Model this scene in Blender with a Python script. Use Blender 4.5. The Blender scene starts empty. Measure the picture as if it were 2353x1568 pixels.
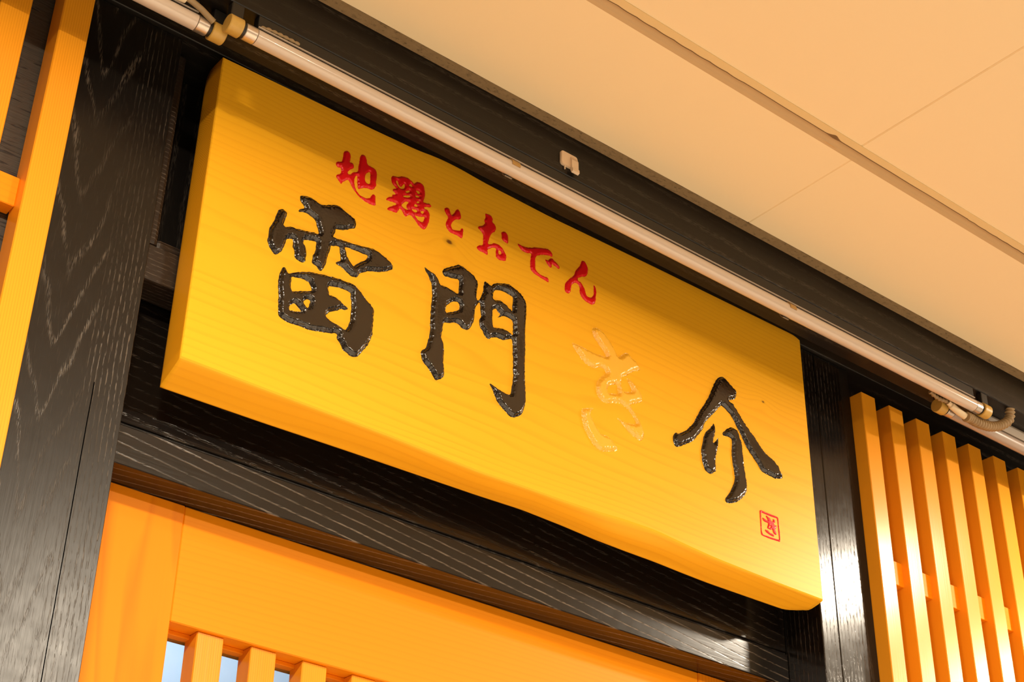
import bpy, bmesh, math, random
import numpy as np
from mathutils import Vector, Matrix
from mathutils.geometry import delaunay_2d_cdt

random.seed(7); rng = np.random.default_rng(7)
SC = bpy.context.scene
COL = SC.collection
S = 1.15          # distance from the eye to the front of the black posts, metres
EYE = 1.45        # eye height above the floor
PI = math.pi

# ------------------------------------------------------------------ camera
cam_d = bpy.data.cameras.new('camera'); cam = bpy.data.objects.new('camera', cam_d); COL.objects.link(cam)
RC = np.array([[0.77447832, -0.63238997, 0.01631735],
               [0.34109663, 0.39573465, -0.85267061],
               [0.532763, 0.6659407, 0.52219399]])
M = Matrix(((RC[0][0], -RC[1][0], -RC[2][0], 0), (RC[0][1], -RC[1][1], -RC[2][1], 0),
            (RC[0][2], -RC[1][2], -RC[2][2], EYE), (0, 0, 0, 1)))
cam.matrix_world = M
cam_d.sensor_width = 36; cam_d.lens = 3711.1434 / 2353 * 36; cam_d.clip_start = .02
SC.camera = cam

# ------------------------------------------------------------------ light
SC.view_settings.view_transform = 'Standard'; SC.view_settings.look = 'None'
SC.view_settings.gamma = 1; SC.view_settings.exposure = 0.32; SC.view_settings.use_curve_mapping = False
WARM = (1.0, .86, .67)
W = bpy.data.worlds.new('mall_interior'); SC.world = W; W.use_nodes = True
bg = W.node_tree.nodes['Background']; bg.inputs[0].default_value = (1, .86, .66, 1); bg.inputs[1].default_value = .12

def P(x, y, z): return Vector((x * S, y * S, z * S + EYE))
def downlight(name, x, y, z, power, size, color=WARM, spread=180):
    d = bpy.data.lights.new(name, 'AREA'); d.shape = 'DISK'; d.size = size; d.energy = power; d.color = color
    d.spread = math.radians(spread)
    o = bpy.data.objects.new(name, d); COL.objects.link(o); o.location = P(x, y, z)
    return o
HC = .957                      # ceiling height (units of S above the eye)
LAMPS_AND_FILL = [(1.77, .58, 12, .08, 180), (1.00, -.48, 36, .16, 180), (.10, .30, 18, .12, 180), (2.30, .45, 16, .12, 180),  # last one is an added, unseen lamp that lights the right slats
         (2.9, -.8, 26, .16, 120), (-.9, -.8, 26, .16, 120), (.1, -2.0, 26, .16, 120), (1.6, -2.0, 26, .16, 120), (3.2, -2.0, 26, .16, 120)]  # unseen fill lamps, added to bounce light off the floor
for x, y, p, s, sp in LAMPS_AND_FILL:
    downlight('ceiling_and_fill_lamp', x, y, HC - .012, p, s, spread=sp)
ind = bpy.data.lights.new('shop_lamp', 'AREA'); ind.shape = 'RECTANGLE'; ind.size = 1.0; ind.size_y = .5; ind.energy = 3.6; ind.spread = math.radians(110); ind.color = (.66, .84, 1)
indo = bpy.data.objects.new('shop_lamp', ind); COL.objects.link(indo); indo.location = (.95, 2.5, 1.72); indo.rotation_euler = (PI, 0, 0)

# ------------------------------------------------------------------ helpers
def link(name, me, mat, parent=None, base=None):
    """me has world coordinates; shift them to the parent's (or own) base"""
    o = bpy.data.objects.new(name, me); COL.objects.link(o)
    b = Vector(base) if base is not None else (Vector(parent['_b']) if parent else Vector((0, 0, 0)))
    me.transform(Matrix.Translation(-b))
    if parent:
        o.parent = parent
        if base is not None: o.location = b - Vector(parent['_b'])
    else: o.location = b
    o['_b'] = tuple(b)
    if mat: me.materials.append(mat)
    return o
def thing(name, label, cat, base, group=None):
    o = bpy.data.objects.new(name, None); COL.objects.link(o); o.location = base; o.empty_display_size = .05
    o['_b'] = tuple(base); o['label'] = label; o['category'] = cat
    if group: o['group'] = group
    return o
def tag(o, label, cat, group=None):
    o['label'] = label; o['category'] = cat
    if group: o['group'] = group
    return o
def structure(o): o['kind'] = 'structure'; return o
def from_bm(bm, smooth=False):
    bmesh.ops.recalc_face_normals(bm, faces=bm.faces)
    me = bpy.data.meshes.new('mesh'); bm.to_mesh(me); bm.free()
    if smooth:
        for p in me.polygons: p.use_smooth = True
        try: me.set_sharp_from_angle(angle=math.radians(35))
        except Exception: pass
    return me
def box(x0, x1, y0, y1, z0, z1, bev=.0008, seg=1):
    """box in metres"""
    bm = bmesh.new(); bmesh.ops.create_cube(bm, size=1)
    for v in bm.verts:
        v.co = Vector(((x0 + x1) / 2 + v.co.x * (x1 - x0), (y0 + y1) / 2 + v.co.y * (y1 - y0), (z0 + z1) / 2 + v.co.z * (z1 - z0)))
    if bev: bmesh.ops.bevel(bm, geom=bm.edges[:], offset=bev, segments=seg, profile=.5, affect='EDGES')
    return from_bm(bm)
def ubox(x0, x1, y0, y1, z0, z1, bev=.0008, seg=1):
    return box(x0 * S, x1 * S, y0 * S, y1 * S, z0 * S + EYE, z1 * S + EYE, bev, seg)
def prism_x(prof, xs, wob=None):
    """profile [(y,z)] in metres swept along x positions; wob(x,i)->(dy,dz)"""
    bm = bmesh.new(); rings = []
    for x in xs:
        r = []
        for i, (y, z) in enumerate(prof):
            dy, dz = wob(x, i) if wob else (0, 0)
            r.append(bm.verts.new((x, y + dy, z + dz)))
        rings.append(r)
    n = len(prof)
    for a, b in zip(rings, rings[1:]):
        for i in range(n): bm.faces.new((a[i], a[(i + 1) % n], b[(i + 1) % n], b[i]))
    bm.faces.new(rings[0]); bm.faces.new(rings[-1][::-1])
    return from_bm(bm)
def lathe_x(prof, yc, zc, n=40, cap=True, smooth=True):
    """profile [(x, r)] revolved about an axis along x"""
    bm = bmesh.new(); rings = []
    for x, r in prof:
        rings.append([bm.verts.new((x, yc + r * math.cos(2 * PI * k / n), zc + r * math.sin(2 * PI * k / n))) for k in range(n)])
    for a, b in zip(rings, rings[1:]):
        for k in range(n): bm.faces.new((a[k], a[(k + 1) % n], b[(k + 1) % n], b[k]))
    if cap: bm.faces.new(rings[0]); bm.faces.new(rings[-1][::-1])
    return from_bm(bm, smooth)
def spline(pts, per=8, closed=False):
    pts = [np.array(p, float) for p in pts]; out = []; n = len(pts)
    rg = range(n if closed else n - 1)
    for i in rg:
        if closed: p0, p1, p2, p3 = pts[(i - 1) % n], pts[i], pts[(i + 1) % n], pts[(i + 2) % n]
        else: p0, p1, p2, p3 = pts[max(i - 1, 0)], pts[i], pts[i + 1], pts[min(i + 2, n - 1)]
        for k in range(per):
            t = k / per
            out.append(.5 * ((2 * p1) + (-p0 + p2) * t + (2 * p0 - 5 * p1 + 4 * p2 - p3) * t * t + (-p0 + 3 * p1 - 3 * p2 + p3) * t ** 3))
    if not closed: out.append(pts[-1])
    return out
def tube(pts, rad, n=12, smooth=True):
    """tube along a path; rad is a number or a function of arc length"""
    pts = [Vector(p) for p in pts]; bm = bmesh.new(); rings = []; L = 0; up = Vector((0, .3, 1))
    for i, p in enumerate(pts):
        if i: L += (p - pts[i - 1]).length
        t = (pts[min(i + 1, len(pts) - 1)] - pts[max(i - 1, 0)]).normalized()
        a = t.cross(up).normalized(); b = t.cross(a).normalized()
        r = rad(L) if callable(rad) else rad
        rings.append([bm.verts.new(p + a * r * math.cos(2 * PI * k / n) + b * r * math.sin(2 * PI * k / n)) for k in range(n)])
    for a, b in zip(rings, rings[1:]):
        for k in range(n): bm.faces.new((a[k], a[(k + 1) % n], b[(k + 1) % n], b[k]))
    bm.faces.new(rings[0]); bm.faces.new(rings[-1][::-1])
    return from_bm(bm, smooth)

# ------------------------------------------------------------------ materials
class NT:
    def __init__(s, name):
        s.m = bpy.data.materials.new(name); s.m.use_nodes = True; s.t = s.m.node_tree
        s.b = s.t.nodes['Principled BSDF']; s.out = s.t.nodes['Material Output']
    def n(s, typ, **kw):
        o = s.t.nodes.new('ShaderNode' + typ)
        for k, v in kw.items(): setattr(o, k, v)
        return o
    def put(s, sock, v):
        if hasattr(v, 'is_linked') or hasattr(v, 'links'): s.t.links.new(v, sock)
        else: sock.default_value = v
    def math(s, op, a, b=None, c=None, clamp=False):
        o = s.n('Math', operation=op); o.use_clamp = clamp
        for i, v in enumerate((a, b, c)):
            if v is not None: s.put(o.inputs[i], v)
        return o.outputs[0]
    def noise(s, vec, scale, detail=2, rough=.5, dist=0):
        o = s.n('TexNoise'); s.put(o.inputs['Vector'], vec); o.inputs['Scale'].default_value = scale
        o.inputs['Detail'].default_value = detail; o.inputs['Roughness'].default_value = rough; o.inputs['Distortion'].default_value = dist
        return o.outputs['Fac']
    def scale(s, vec, sc, loc=(0, 0, 0)):
        o = s.n('Mapping'); s.put(o.inputs[0], vec); s.put(o.inputs['Scale'], sc); s.put(o.inputs['Location'], loc); return o.outputs[0]
    def ramp(s, f, stops):
        o = s.n('ValToRGB'); s.put(o.inputs[0], f); e = o.color_ramp.elements
        while len(e) < len(stops): e.new(.5)
        for q, (p, c) in zip(e, stops):
            q.position = p; q.color = (c, c, c, 1) if not isinstance(c, tuple) else (*c, 1)
        return o.outputs[0]
    def mix(s, f, a, b):
        o = s.n('Mix', data_type='RGBA'); s.put(o.inputs[0], f)
        for k, v in ((6, a), (7, b)):
            s.put(o.inputs[k], (*v, 1) if isinstance(v, tuple) else v)
        return o.outputs[2]
    def coord(s, rnd=0):
        c = s.n('TexCoord').outputs['Object']
        if rnd:
            r = s.n('ObjectInfo').outputs['Random']
            v = s.n('CombineXYZ'); s.put(v.inputs[0], s.math('MULTIPLY', r, 3.1 * rnd)); s.put(v.inputs[1], s.math('MULTIPLY', r, 0.013 * rnd)); s.put(v.inputs[2], s.math('MULTIPLY', r, 7.3 * rnd))
            a = s.n('VectorMath', operation='ADD'); s.put(a.inputs[0], c); s.put(a.inputs[1], v.outputs[0]); return a.outputs[0]
        return c
    def bump(s, h, strength, dist):
        o = s.n('Bump'); o.inputs['Strength'].default_value = strength; o.inputs['Distance'].default_value = dist
        s.put(o.inputs['Height'], h); s.t.links.new(o.outputs[0], s.b.inputs['Normal'])
    def set(s, **kw):
        for k, v in kw.items():
            k = {'color': 'Base Color', 'rough': 'Roughness', 'metal': 'Metallic', 'coat': 'Coat Weight', 'coatr': 'Coat Roughness', 'spec': 'Specular IOR Level'}[k]
            s.put(s.b.inputs[k], (*v, 1) if isinstance(v, tuple) and len(v) == 3 else v)
        return s.m

def pine(name, light, dark, axis, centre, ring, line=.35, rough=.36, rnd=0, wobble=.004, fibre=.12, knots=(), spec=.35, end=False):
    """solid growth-ring timber: the stem's axis runs along `axis`, rings of width `ring` about `centre` (the other two coordinates)"""
    m = NT(name); c = m.coord(rnd)
    sep = m.n('SeparateXYZ'); m.put(sep.inputs[0], c); X, Y, Z = sep.outputs
    a, (u, v) = {'X': (X, (Y, Z)), 'Z': (Z, (X, Y))}[axis]
    ls = (1.6, 14, 14) if axis == 'X' else (14, 14, 1.6)
    warp = m.noise(m.scale(c, ls), 1.0, 2, .5)
    wv = m.math('MULTIPLY', m.math('SUBTRACT', warp, .5), wobble * 6)
    du = m.math('SUBTRACT', u, centre[0]); dv = m.math('SUBTRACT', v, centre[1])
    r = m.math('SQRT', m.math('ADD', m.math('MULTIPLY', du, du), m.math('MULTIPLY', dv, dv)))
    r = m.math('ADD', r, wv)
    for kx, kz, kr, kk in knots:      # rings bend round a knot
        ex = m.math('SUBTRACT', X, kx); ez = m.math('SUBTRACT', Z, kz)
        d2 = m.math('ADD', m.math('MULTIPLY', m.math('MULTIPLY', ex, ex), .35), m.math('MULTIPLY', ez, ez))
        g = m.math('EXPONENT', m.math('DIVIDE', m.math('MULTIPLY', d2, -1), kr * kr))
        r = m.math('ADD', r, m.math('MULTIPLY', g, kk))
    f = m.math('FRACT', m.math('DIVIDE', r, ring))
    lines = m.ramp(f, [(0, 0.), (.55, .12), (.86, 1.), (.93, .55), (1., 0.)])
    var = m.noise(m.scale(c, (3, 3, 3)), 2.0, 2)
    fac = m.math('MULTIPLY', lines, m.math('MULTIPLY', m.math('ADD', var, .25), line))
    fs = (3, 420, 420) if axis == 'X' else (420, 420, 3)
    fib = m.noise(m.scale(c, fs), 1.0, 2, .6)
    fac = m.math('ADD', fac, m.math('MULTIPLY', m.math('SUBTRACT', fib, .5), fibre), clamp=True)
    big = m.noise(m.scale(c, (2.5, 2.5, 9) if axis == 'X' else (9, 9, 2)), 1.0, 2)
    fac = m.math('ADD', fac, m.math('MULTIPLY', m.math('SUBTRACT', big, .5), .35), clamp=True)
    if end:      # end grain: tighter rings, darker cut fibres
        ge = m.n('NewGeometry'); sx = m.n('SeparateXYZ'); m.put(sx.inputs[0], ge.outputs['True Normal'])
        em = m.math('GREATER_THAN', m.math('ABSOLUTE', sx.outputs[0]), .8)
        f2 = m.ramp(m.math('FRACT', m.math('DIVIDE', r, ring * .42)), [(0, .35), (.55, .4), (.86, .95), (.95, .6), (1., .35)])
        fac = m.math('ADD', m.math('MULTIPLY', fac, m.math('SUBTRACT', 1.0, em)), m.math('MULTIPLY', f2, em), clamp=True)
    col = m.mix(fac, light, dark)
    for kx, kz, kr, kk in knots:
        ex = m.math('SUBTRACT', X, kx + .004); ez = m.math('SUBTRACT', Z, kz + .001)
        d = m.math('SQRT', m.math('ADD', m.math('MULTIPLY', m.math('MULTIPLY', ex, ex), .4), m.math('MULTIPLY', ez, ez)))
        kf = m.ramp(m.math('ADD', m.math('DIVIDE', d, abs(kk) * .55), m.math('MULTIPLY', m.math('SUBTRACT', fib, .5), .3)), [(0, 1.), (.25, .9), (.45, .25), (1, 0.)])
        col = m.mix(kf, col, (.13, .045, .008))
    m.bump(fib, .10, .0006)
    return m.set(color=col, rough=rough, spec=spec)

def ebony(name, axis, slope, spacing, band=(.55, .70, .80, .95), base=(.0066, .0048, .0036), pore=(.27, .215, .165), rough=.30, amount=.9, wander=1.2, fine=.3, arch=None, crack=None, spec=.42, cut=(.50, .60), bmp=.30):
    """black-stained open-grained oak: bands of short pores, their glint painted in as a pale colour. slope tilts the bands against the length;
    arch=(u0, k, p, u1) bends them into nested arches about u0 and leaves straight grain beyond u1"""
    m = NT(name); co = m.coord(0)
    sep = m.n('SeparateXYZ'); m.put(sep.inputs[0], co)
    u, v = (sep.outputs[0], sep.outputs[2]) if axis == 'Z' else (sep.outputs[2], sep.outputs[0])
    u = m.math('ADD', u, sep.outputs[1])       # bands run on round the edges
    st = lambda a, b: (a, a, b) if axis == 'Z' else (b, a, a)
    w = m.math('SUBTRACT', m.noise(m.scale(co, st(11, 4)), 1.0, 3, .55), .5)
    def bands(val, sp, bd):
        f = m.math('FRACT', m.math('DIVIDE', val, sp))
        return m.ramp(f, [(0, 0.), (bd[0], 0.), (bd[1], 1.), (bd[2], 1.), (bd[3], 0.)])
    straight = m.math('ADD', m.math('ADD', u, m.math('MULTIPLY', v, slope)), m.math('MULTIPLY', w, spacing * wander))
    ln = bands(straight, spacing, band)
    if arch:
        u0, k, p, u1 = arch
        uu = m.math('ADD', u, m.math('MULTIPLY', w, .012))
        d = m.math('SUBTRACT', uu, u0); d = m.math('SQRT', m.math('ADD', m.math('MULTIPLY', d, d), .000012))
        val = m.math('SUBTRACT', v, m.math('MULTIPLY', m.math('POWER', d, p), k))
        val = m.math('ADD', val, m.math('MULTIPLY', m.math('SUBTRACT', m.noise(m.scale(co, st(26, 9), (1, 4, 2)), 1.0, 2), .5), .11))
        a = bands(val, .074, (.52, .66, .72, .84))
        mk = m.math('DIVIDE', m.math('SUBTRACT', uu, u1), .006, clamp=True)
        ln = m.math('ADD', m.math('MULTIPLY', ln, mk), m.math('MULTIPLY', a, m.math('SUBTRACT', 1.0, mk)))
    pores = m.ramp(m.noise(m.scale(co, st(1700, 130)), 1.0, 1.2, .5), [(0, 0.), (cut[0], 0.), (cut[1], 1.), (1, 1.)])
    patch = m.ramp(m.noise(m.scale(co, st(16, 6), (2, 1, 5)), 1.0, 2), [(0, .12), (.40, .25), (.6, 1.), (1, 1.)])
    mk = m.math('MULTIPLY', m.math('MULTIPLY', ln, pores), patch)
    fn = m.ramp(m.noise(m.scale(co, st(1500, 60), (5, 3, 1)), 1.0, 1), [(0, 0.), (.64, 0.), (.74, 1.), (1, 1.)])
    mk = m.math('MAXIMUM', mk, m.math('MULTIPLY', fn, fine * .5))
    col = m.mix(m.math('MULTIPLY', mk, amount), base, pore)  # glint of the pores put into the base colour
    rg = m.math('ADD', rough - .05, m.math('MULTIPLY', m.noise(co, 60, 3, .6), .10))
    h = m.math('MULTIPLY', mk, -1.0)
    if crack:
        cu, ctop = crack
        cw = m.math('ABSOLUTE', m.math('SUBTRACT', m.math('SUBTRACT', u, cu), m.math('MULTIPLY', w, .004)))
        cm = m.math('MULTIPLY', m.math('LESS_THAN', cw, .00045), m.math('LESS_THAN', v, ctop))
        col = m.mix(cm, col, (.001, .001, .001)); rg = m.math('MAXIMUM', rg, cm); spec = m.math('MULTIPLY', m.math('SUBTRACT', 1.0, cm), spec)
    h = m.math('ADD', h, m.math('MULTIPLY', m.noise(m.scale(co, st(420, 25)), 1.0, 2), .5))
    m.bump(h, bmp, .0005)
    return m.set(color=col, rough=rg, spec=spec)

def plain(name, color, rough=.5, noise=0, nscale=80, metal=0, bump=0, spec=.5, coat=0):
    m = NT(name); c = m.coord()
    col = (*color, 1)
    if noise:
        d = tuple(x * (1 - noise) for x in color)
        col = m.mix(m.noise(c, nscale, 4, .6), d, color)
    if bump: m.bump(m.noise(c, nscale * 3, 3), bump, .001)
    return m.set(color=col, rough=rough, metal=metal, spec=spec, coat=coat)

MAT = {}
YEL = (.93, .56, .055); YDK = (.80, .36, .020)
MAT['sign'] = pine('sign_timber', (.95, .465, .016), (.72, .25, .004), 'X', (.155, .13), .0046, line=.30, rough=.42, wobble=.0052, spec=.22, end=True, knots=((.281, .2515, .018, -.012), (.757, .2335, .012, -.005)))
MAT['slat'] = pine('slat_timber', (.88, .345, .016), (.62, .17, .004), 'Z', (-.6, .02), .0023, line=.5, rough=.27, rnd=1, wobble=.0006)
MAT['door_rail'] = pine('door_rail_timber', (.93, .29, .002), (.78, .20, .001), 'X', (.25, .02), .006, line=.30, rough=.5, spec=.2, wobble=.004)
MAT['door_stile'] = pine('door_stile_timber', (.92, .27, .002), (.72, .15, .001), 'Z', (-.35, .2), .0042, line=.6, rough=.5, spec=.2, wobble=.004)
MAT['post_l'] = ebony('black_oak_left_post', 'Z', 0, .0048, arch=(-.0595, 1.28, .65, -.0285), amount=.42, fine=.25, crack=(-.0173, 2.13))
MAT['post_r'] = ebony('black_oak_right_post', 'Z', 0, .0065, amount=.25, rough=.19, fine=.35)
MAT['lintel'] = ebony('black_oak_lintel', 'X', .12, .0105, amount=.55, rough=.24, wander=.9, fine=.08, band=(.66, .75, .79, .88), cut=(.36, .52), bmp=.2)
MAT['beam'] = ebony('black_oak_beam', 'X', .01, .02, amount=.22, rough=.42, spec=.3)
MAT['black'] = ebony('black_oak_plain', 'Z', .02, .02, amount=.25, rough=.42, spec=.3)
MAT['gloss_black'] = ebony('black_oak_panel', 'X', .12, .0105, amount=.18, rough=.17, wander=.9, fine=.1)
MAT['rail_black'] = ebony('black_oak_rail', 'X', .03, .005, amount=.5, rough=.42, base=(.020, .012, .0075), fine=.2)
# grey weathered boards with dark horizontal checks
m = NT('grey_weathered_board'); c = m.coord()
g1 = m.noise(m.scale(c, (18, 90, 420)), 1.0, 3, .6, .3); g2 = m.ramp(m.noise(m.scale(c, (34, 90, 330), (3, 1, 2)), 1.0, 2, .5, .6), [(0, 1.), (.33, 1.), (.40, 0.), (1, 0.)])
cc = m.mix(g1, (.035, .026, .018), (.07, .054, .038)); cc = m.mix(g2, cc, (.018, .012, .009))
m.bump(m.math('SUBTRACT', g1, g2), .5, .002); MAT['grey_board'] = m.set(color=cc, rough=.62)
# ceiling: painted board with faint smudges
m = NT('cream_ceiling_paint'); c = m.coord()
sm = m.ramp(m.noise(m.scale(c, (3, 9, 3)), 1.0, 4, .65), [(0, 0.), (.62, 0.), (.8, .25), (1, .35)])
MAT['ceiling'] = m.set(color=m.mix(sm, (.92, .74, .47), (.72, .51, .29)), rough=.6, spec=.3)
MAT['bead'] = plain('ceiling_bead_paint', (.80, .60, .31), .55, .06, 60)
MAT['hollow'] = plain('shaded_hollow_paint', (.62, .40, .185), .6, .12, 40)  # shading of the curved hollow painted in as a darker colour
MAT['caulk'] = plain('dark_caulk_line', (.20, .11, .04), .8)
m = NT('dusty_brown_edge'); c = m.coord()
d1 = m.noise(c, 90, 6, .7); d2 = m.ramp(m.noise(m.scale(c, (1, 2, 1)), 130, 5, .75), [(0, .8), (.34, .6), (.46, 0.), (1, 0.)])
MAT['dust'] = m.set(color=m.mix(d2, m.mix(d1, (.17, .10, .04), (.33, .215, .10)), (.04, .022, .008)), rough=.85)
MAT['tube'] = plain('milky_tube_glass', (.60, .49, .40), .14, coat=.5)
MAT['tube_grey'] = plain('grey_tube_glass', (.38, .30, .25), .3)  # greyer, darker and rougher than the other tubes
MAT['metal'] = plain('brushed_end_metal', (.62, .54, .46), .34, metal=.85)
MAT['socket_black'] = plain('black_rubber_ring', (.01, .008, .006), .5)
MAT['yellow_cap'] = plain('yellowed_plastic', (.60, .36, .075), .42, .25, 140)
MAT['grey_base'] = plain('dull_grey_channel', (.42, .35, .28), .4, metal=.3)
MAT['clip'] = plain('amber_plastic_clip', (.42, .24, .07), .35)
MAT['clip_grey'] = plain('smoky_plastic_clip', (.20, .16, .12), .4)
MAT['cable'] = plain('beige_corrugated_cable', (.34, .23, .11), .5, .25, 90)
MAT['plug'] = plain('cream_plug_plastic', (.72, .58, .38), .45)
MAT['hook'] = plain('cream_hook_plastic', (.76, .56, .38), .4, .1, 150)
MAT['floor'] = plain('stone_floor', (.76, .72, .66), .75, .15, 3)
MAT['corridor_wall'] = plain('dim_shop_fronts', (.20, .15, .10), .7)
MAT['inner_wall'] = plain('pale_inner_wall', (.80, .84, .88), .7)
# lacquer in the carved letters
def lacquer(name, col, rough, bump, spec=.55):
    m = NT(name); c = m.coord()
    sp = m.noise(c, 900, 2, .6); sp2 = m.noise(c, 300, 2, .5)
    g = m.n('NewGeometry'); s = m.n('SeparateXYZ'); m.put(s.inputs[0], g.outputs['Normal'])
    wall = m.math('MULTIPLY', m.math('SUBTRACT', 1.0, m.math('ABSOLUTE', s.outputs[1])), 3.0, clamp=True)    # chiselled flanks are rougher than the flat tops
    h = m.math('MULTIPLY', m.math('ADD', sp2, m.math('MULTIPLY', sp, .6)), m.math('ADD', wall, .06))
    m.bump(h, bump, .0011)
    return m.set(color=col, rough=rough, spec=spec)
MAT['ink_black'] = lacquer('black_lacquer', (.010, .0064, .0042), .13, .42, .8)
MAT['ink_red'] = lacquer('red_lacquer', (.70, .008, .010), .25, .5, .5)
MAT['ink_gold'] = lacquer('gold_lacquer', (.96, .49, .030), .27, .6, 1.0)
# glass of the door
m = NT('clear_glass'); g = m.n('BsdfGlossy'); g.inputs['Roughness'].default_value = .03; t = m.n('BsdfTransparent'); t.inputs[0].default_value = (.95, .98, 1, 1)
fr = m.n('Fresnel'); fr.inputs[0].default_value = 1.45; mx = m.n('MixShader')
m.t.links.new(fr.outputs[0], mx.inputs[0]); m.t.links.new(t.outputs[0], mx.inputs[1]); m.t.links.new(g.outputs[0], mx.inputs[2]); m.t.links.new(mx.outputs[0], m.out.inputs[0])
MAT['glass'] = m.m

# ------------------------------------------------------------------ setting
ZB = EYE + HC * S            # ceiling underside, metres
structure(link('floor', box(-4.5, 6.5, -4.0, 3.2, -.12, 0, 0), MAT['floor'], base=(1, 0, -.12)))
# ceiling: slab, four boards with hairline joints, each board a part
YE = .888 * S; YT0, YT1 = .767 * HC * S, .786 * HC * S; XS = 1.049 * HC * S
ceil = structure(link('ceiling', box(-4.5, 6.5, -4.0, .9 * S + .9, ZB + .03, ZB + .12, 0), MAT['ceiling'], base=(1, 0, ZB + .03)))
gap = .00012
for x0, x1, y0, y1, dz in ((-4.5, XS + .010 - gap, YT1, YE, 0), (XS + .010 + gap, 6.5, YT1, YE, .00025), (-4.5, XS - gap, -4.0, YT0, .00015), (XS + gap, 6.5, -4.0, YT0, 0)):
    link('panel', box(x0, x1, y0, y1, ZB + dz, ZB + .03, .0012), MAT['ceiling'], ceil)
# joint between the boards: flat strip, dark uneven caulk line, hollow bead
xs = sorted(set(list(np.arange(-1.5, 3.2, .02)) + list(np.arange(.55, 1.75, .0022)) + [-4.5, 6.5]))
YJ = .7738 * HC * S; XQ = XS - .030
def scallop(x):
    e = .00012 * math.sin(x * 37) + .0001 * math.sin(x * 91 + 1)
    if x < .98: e += .0007 * abs(math.sin(x * 125))
    if 1.35 < x < 1.6: e += .0005 * abs(math.sin(x * 150))
    return e
tr = structure(bpy.data.objects.new('trim_1', None)); COL.objects.link(tr); tr['_b'] = (XS, YJ, ZB); tr.location = (XS, YJ, ZB)
def wstrip(x, i):
    w = scallop(x) - .0032 * math.exp(-((x - XQ + .006) / .0075) ** 2)
    return (w, 0) if i in (1, 2) else (0, 0)
link('cover_strip', prism_x([(YT0 - .002, ZB - .0012), (YJ - .0008, ZB - .0012), (YJ - .0008, ZB + .004), (YT0 - .002, ZB + .004)], xs, wstrip), MAT['bead'], tr)
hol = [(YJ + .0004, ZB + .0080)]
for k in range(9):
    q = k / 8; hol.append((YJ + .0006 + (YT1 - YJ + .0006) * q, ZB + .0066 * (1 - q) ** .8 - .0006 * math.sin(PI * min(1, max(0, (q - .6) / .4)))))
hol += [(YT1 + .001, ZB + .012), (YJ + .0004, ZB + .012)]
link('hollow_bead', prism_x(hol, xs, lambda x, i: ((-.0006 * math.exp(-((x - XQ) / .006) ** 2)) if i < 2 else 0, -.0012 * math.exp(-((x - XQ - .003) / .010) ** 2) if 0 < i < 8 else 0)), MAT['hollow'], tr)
def wcaulk(x, i):
    w = scallop(x) - .0008; q = math.exp(-((x - XQ + .006) / .0065) ** 2)
    d = .00022 + .00022 * (1 + math.sin(x * 23)) * .5 + .0003 * max(0, math.sin(x * 3.1 + 1))
    return (w + (-.0034 * q if i in (0, 3) else .0008 * q + d), 0)
link('caulk', prism_x([(YJ - .0001, ZB - .0016), (YJ + .0003, ZB - .0016), (YJ + .0010, ZB + .006), (YJ - .0012, ZB + .006)], xs, wcaulk), MAT['caulk'], tr)
# dusty edge of the ceiling board beside the beam
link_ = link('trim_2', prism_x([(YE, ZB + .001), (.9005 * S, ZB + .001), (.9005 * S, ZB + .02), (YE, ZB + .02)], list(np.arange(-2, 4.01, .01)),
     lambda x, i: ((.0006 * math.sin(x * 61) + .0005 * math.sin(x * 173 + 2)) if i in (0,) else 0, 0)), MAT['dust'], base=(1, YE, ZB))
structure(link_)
structure(link('wall_back', box(-4.5, 6.5, -4.12, -4.0, 0, ZB + .03, 0), MAT['corridor_wall'], base=(1, -4.06, 0)))
# walls behind the two slatted screens
wl = structure(link('wall_left', ubox(-1.6, .3455, 1.0125, 1.06, -EYE / S, .95, 0), MAT['grey_board'], base=P(-.3, 1.03, -EYE / S)))
wr = structure(link('wall_right', ubox(1.2772, 3.6, 1.0285, 1.08, -EYE / S, .95, 0), MAT['black'], base=P(1.9, 1.05, -EYE / S)))
# room beyond the glass
rb = structure(link('wall_rear', box(-.5, 2.6, 2.9, 3.0, 0, ZB, 0), MAT['inner_wall'], base=(1, 2.95, 0)))
structure(link('trim_3', box(-.5, 2.6, 1.36, 2.9, 2.45, 2.5, 0), MAT['inner_wall'], base=(1, 2.1, 2.45)))

# ------------------------------------------------------------------ black timber frame
ZF = -EYE / S
t = thing('timber_post', 'broad black oak post with pale arched grain, left of the signboard', 'post', P(.391, 1.03, ZF))
link('post_shaft', ubox(.3460, .4320, 1.0, 1.12, ZF, .9405, .0007), MAT['post_l'], t)
t = thing('timber_post', 'black oak post with a bright lamp glare, right of the signboard', 'post', P(1.242, 1.03, ZF))
# a long drying crack runs down the face: two staves with an open joint
link('stave', ubox(1.2074, 1.23215, 1.0, 1.12, ZF, .9405, .0009), MAT['post_r'], t)
link('stave', ubox(1.2328, 1.2765, 1.0, 1.12, ZF, .9405, .0009), MAT['post_r'], t)
link('edge_strip', ubox(1.2768, 1.2925, 1.0012, 1.027, ZF, .9404, .0006), MAT['black'], t)
link('core', ubox(1.2090, 1.2740, 1.003, 1.118, ZF, .9403, 0), MAT['black'], t)
t = thing('header_board', 'black board across the post tops above the signboard', 'board', P(1.2, 1.0, .9415))
link('board', ubox(-1.4, 3.6, .9955, 1.09, .9412, HC + .024, .0008), MAT['beam'], t)
hb = thing('ceiling_beam', 'black horizontal beam under the ceiling edge, holding the tube lamps', 'beam', P(1.0, .927, .9106))
link('beam_board', ubox(-1.4, 3.6, .9008, .9535, .9106, HC + .024, .0009), MAT['beam'], hb)
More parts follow.
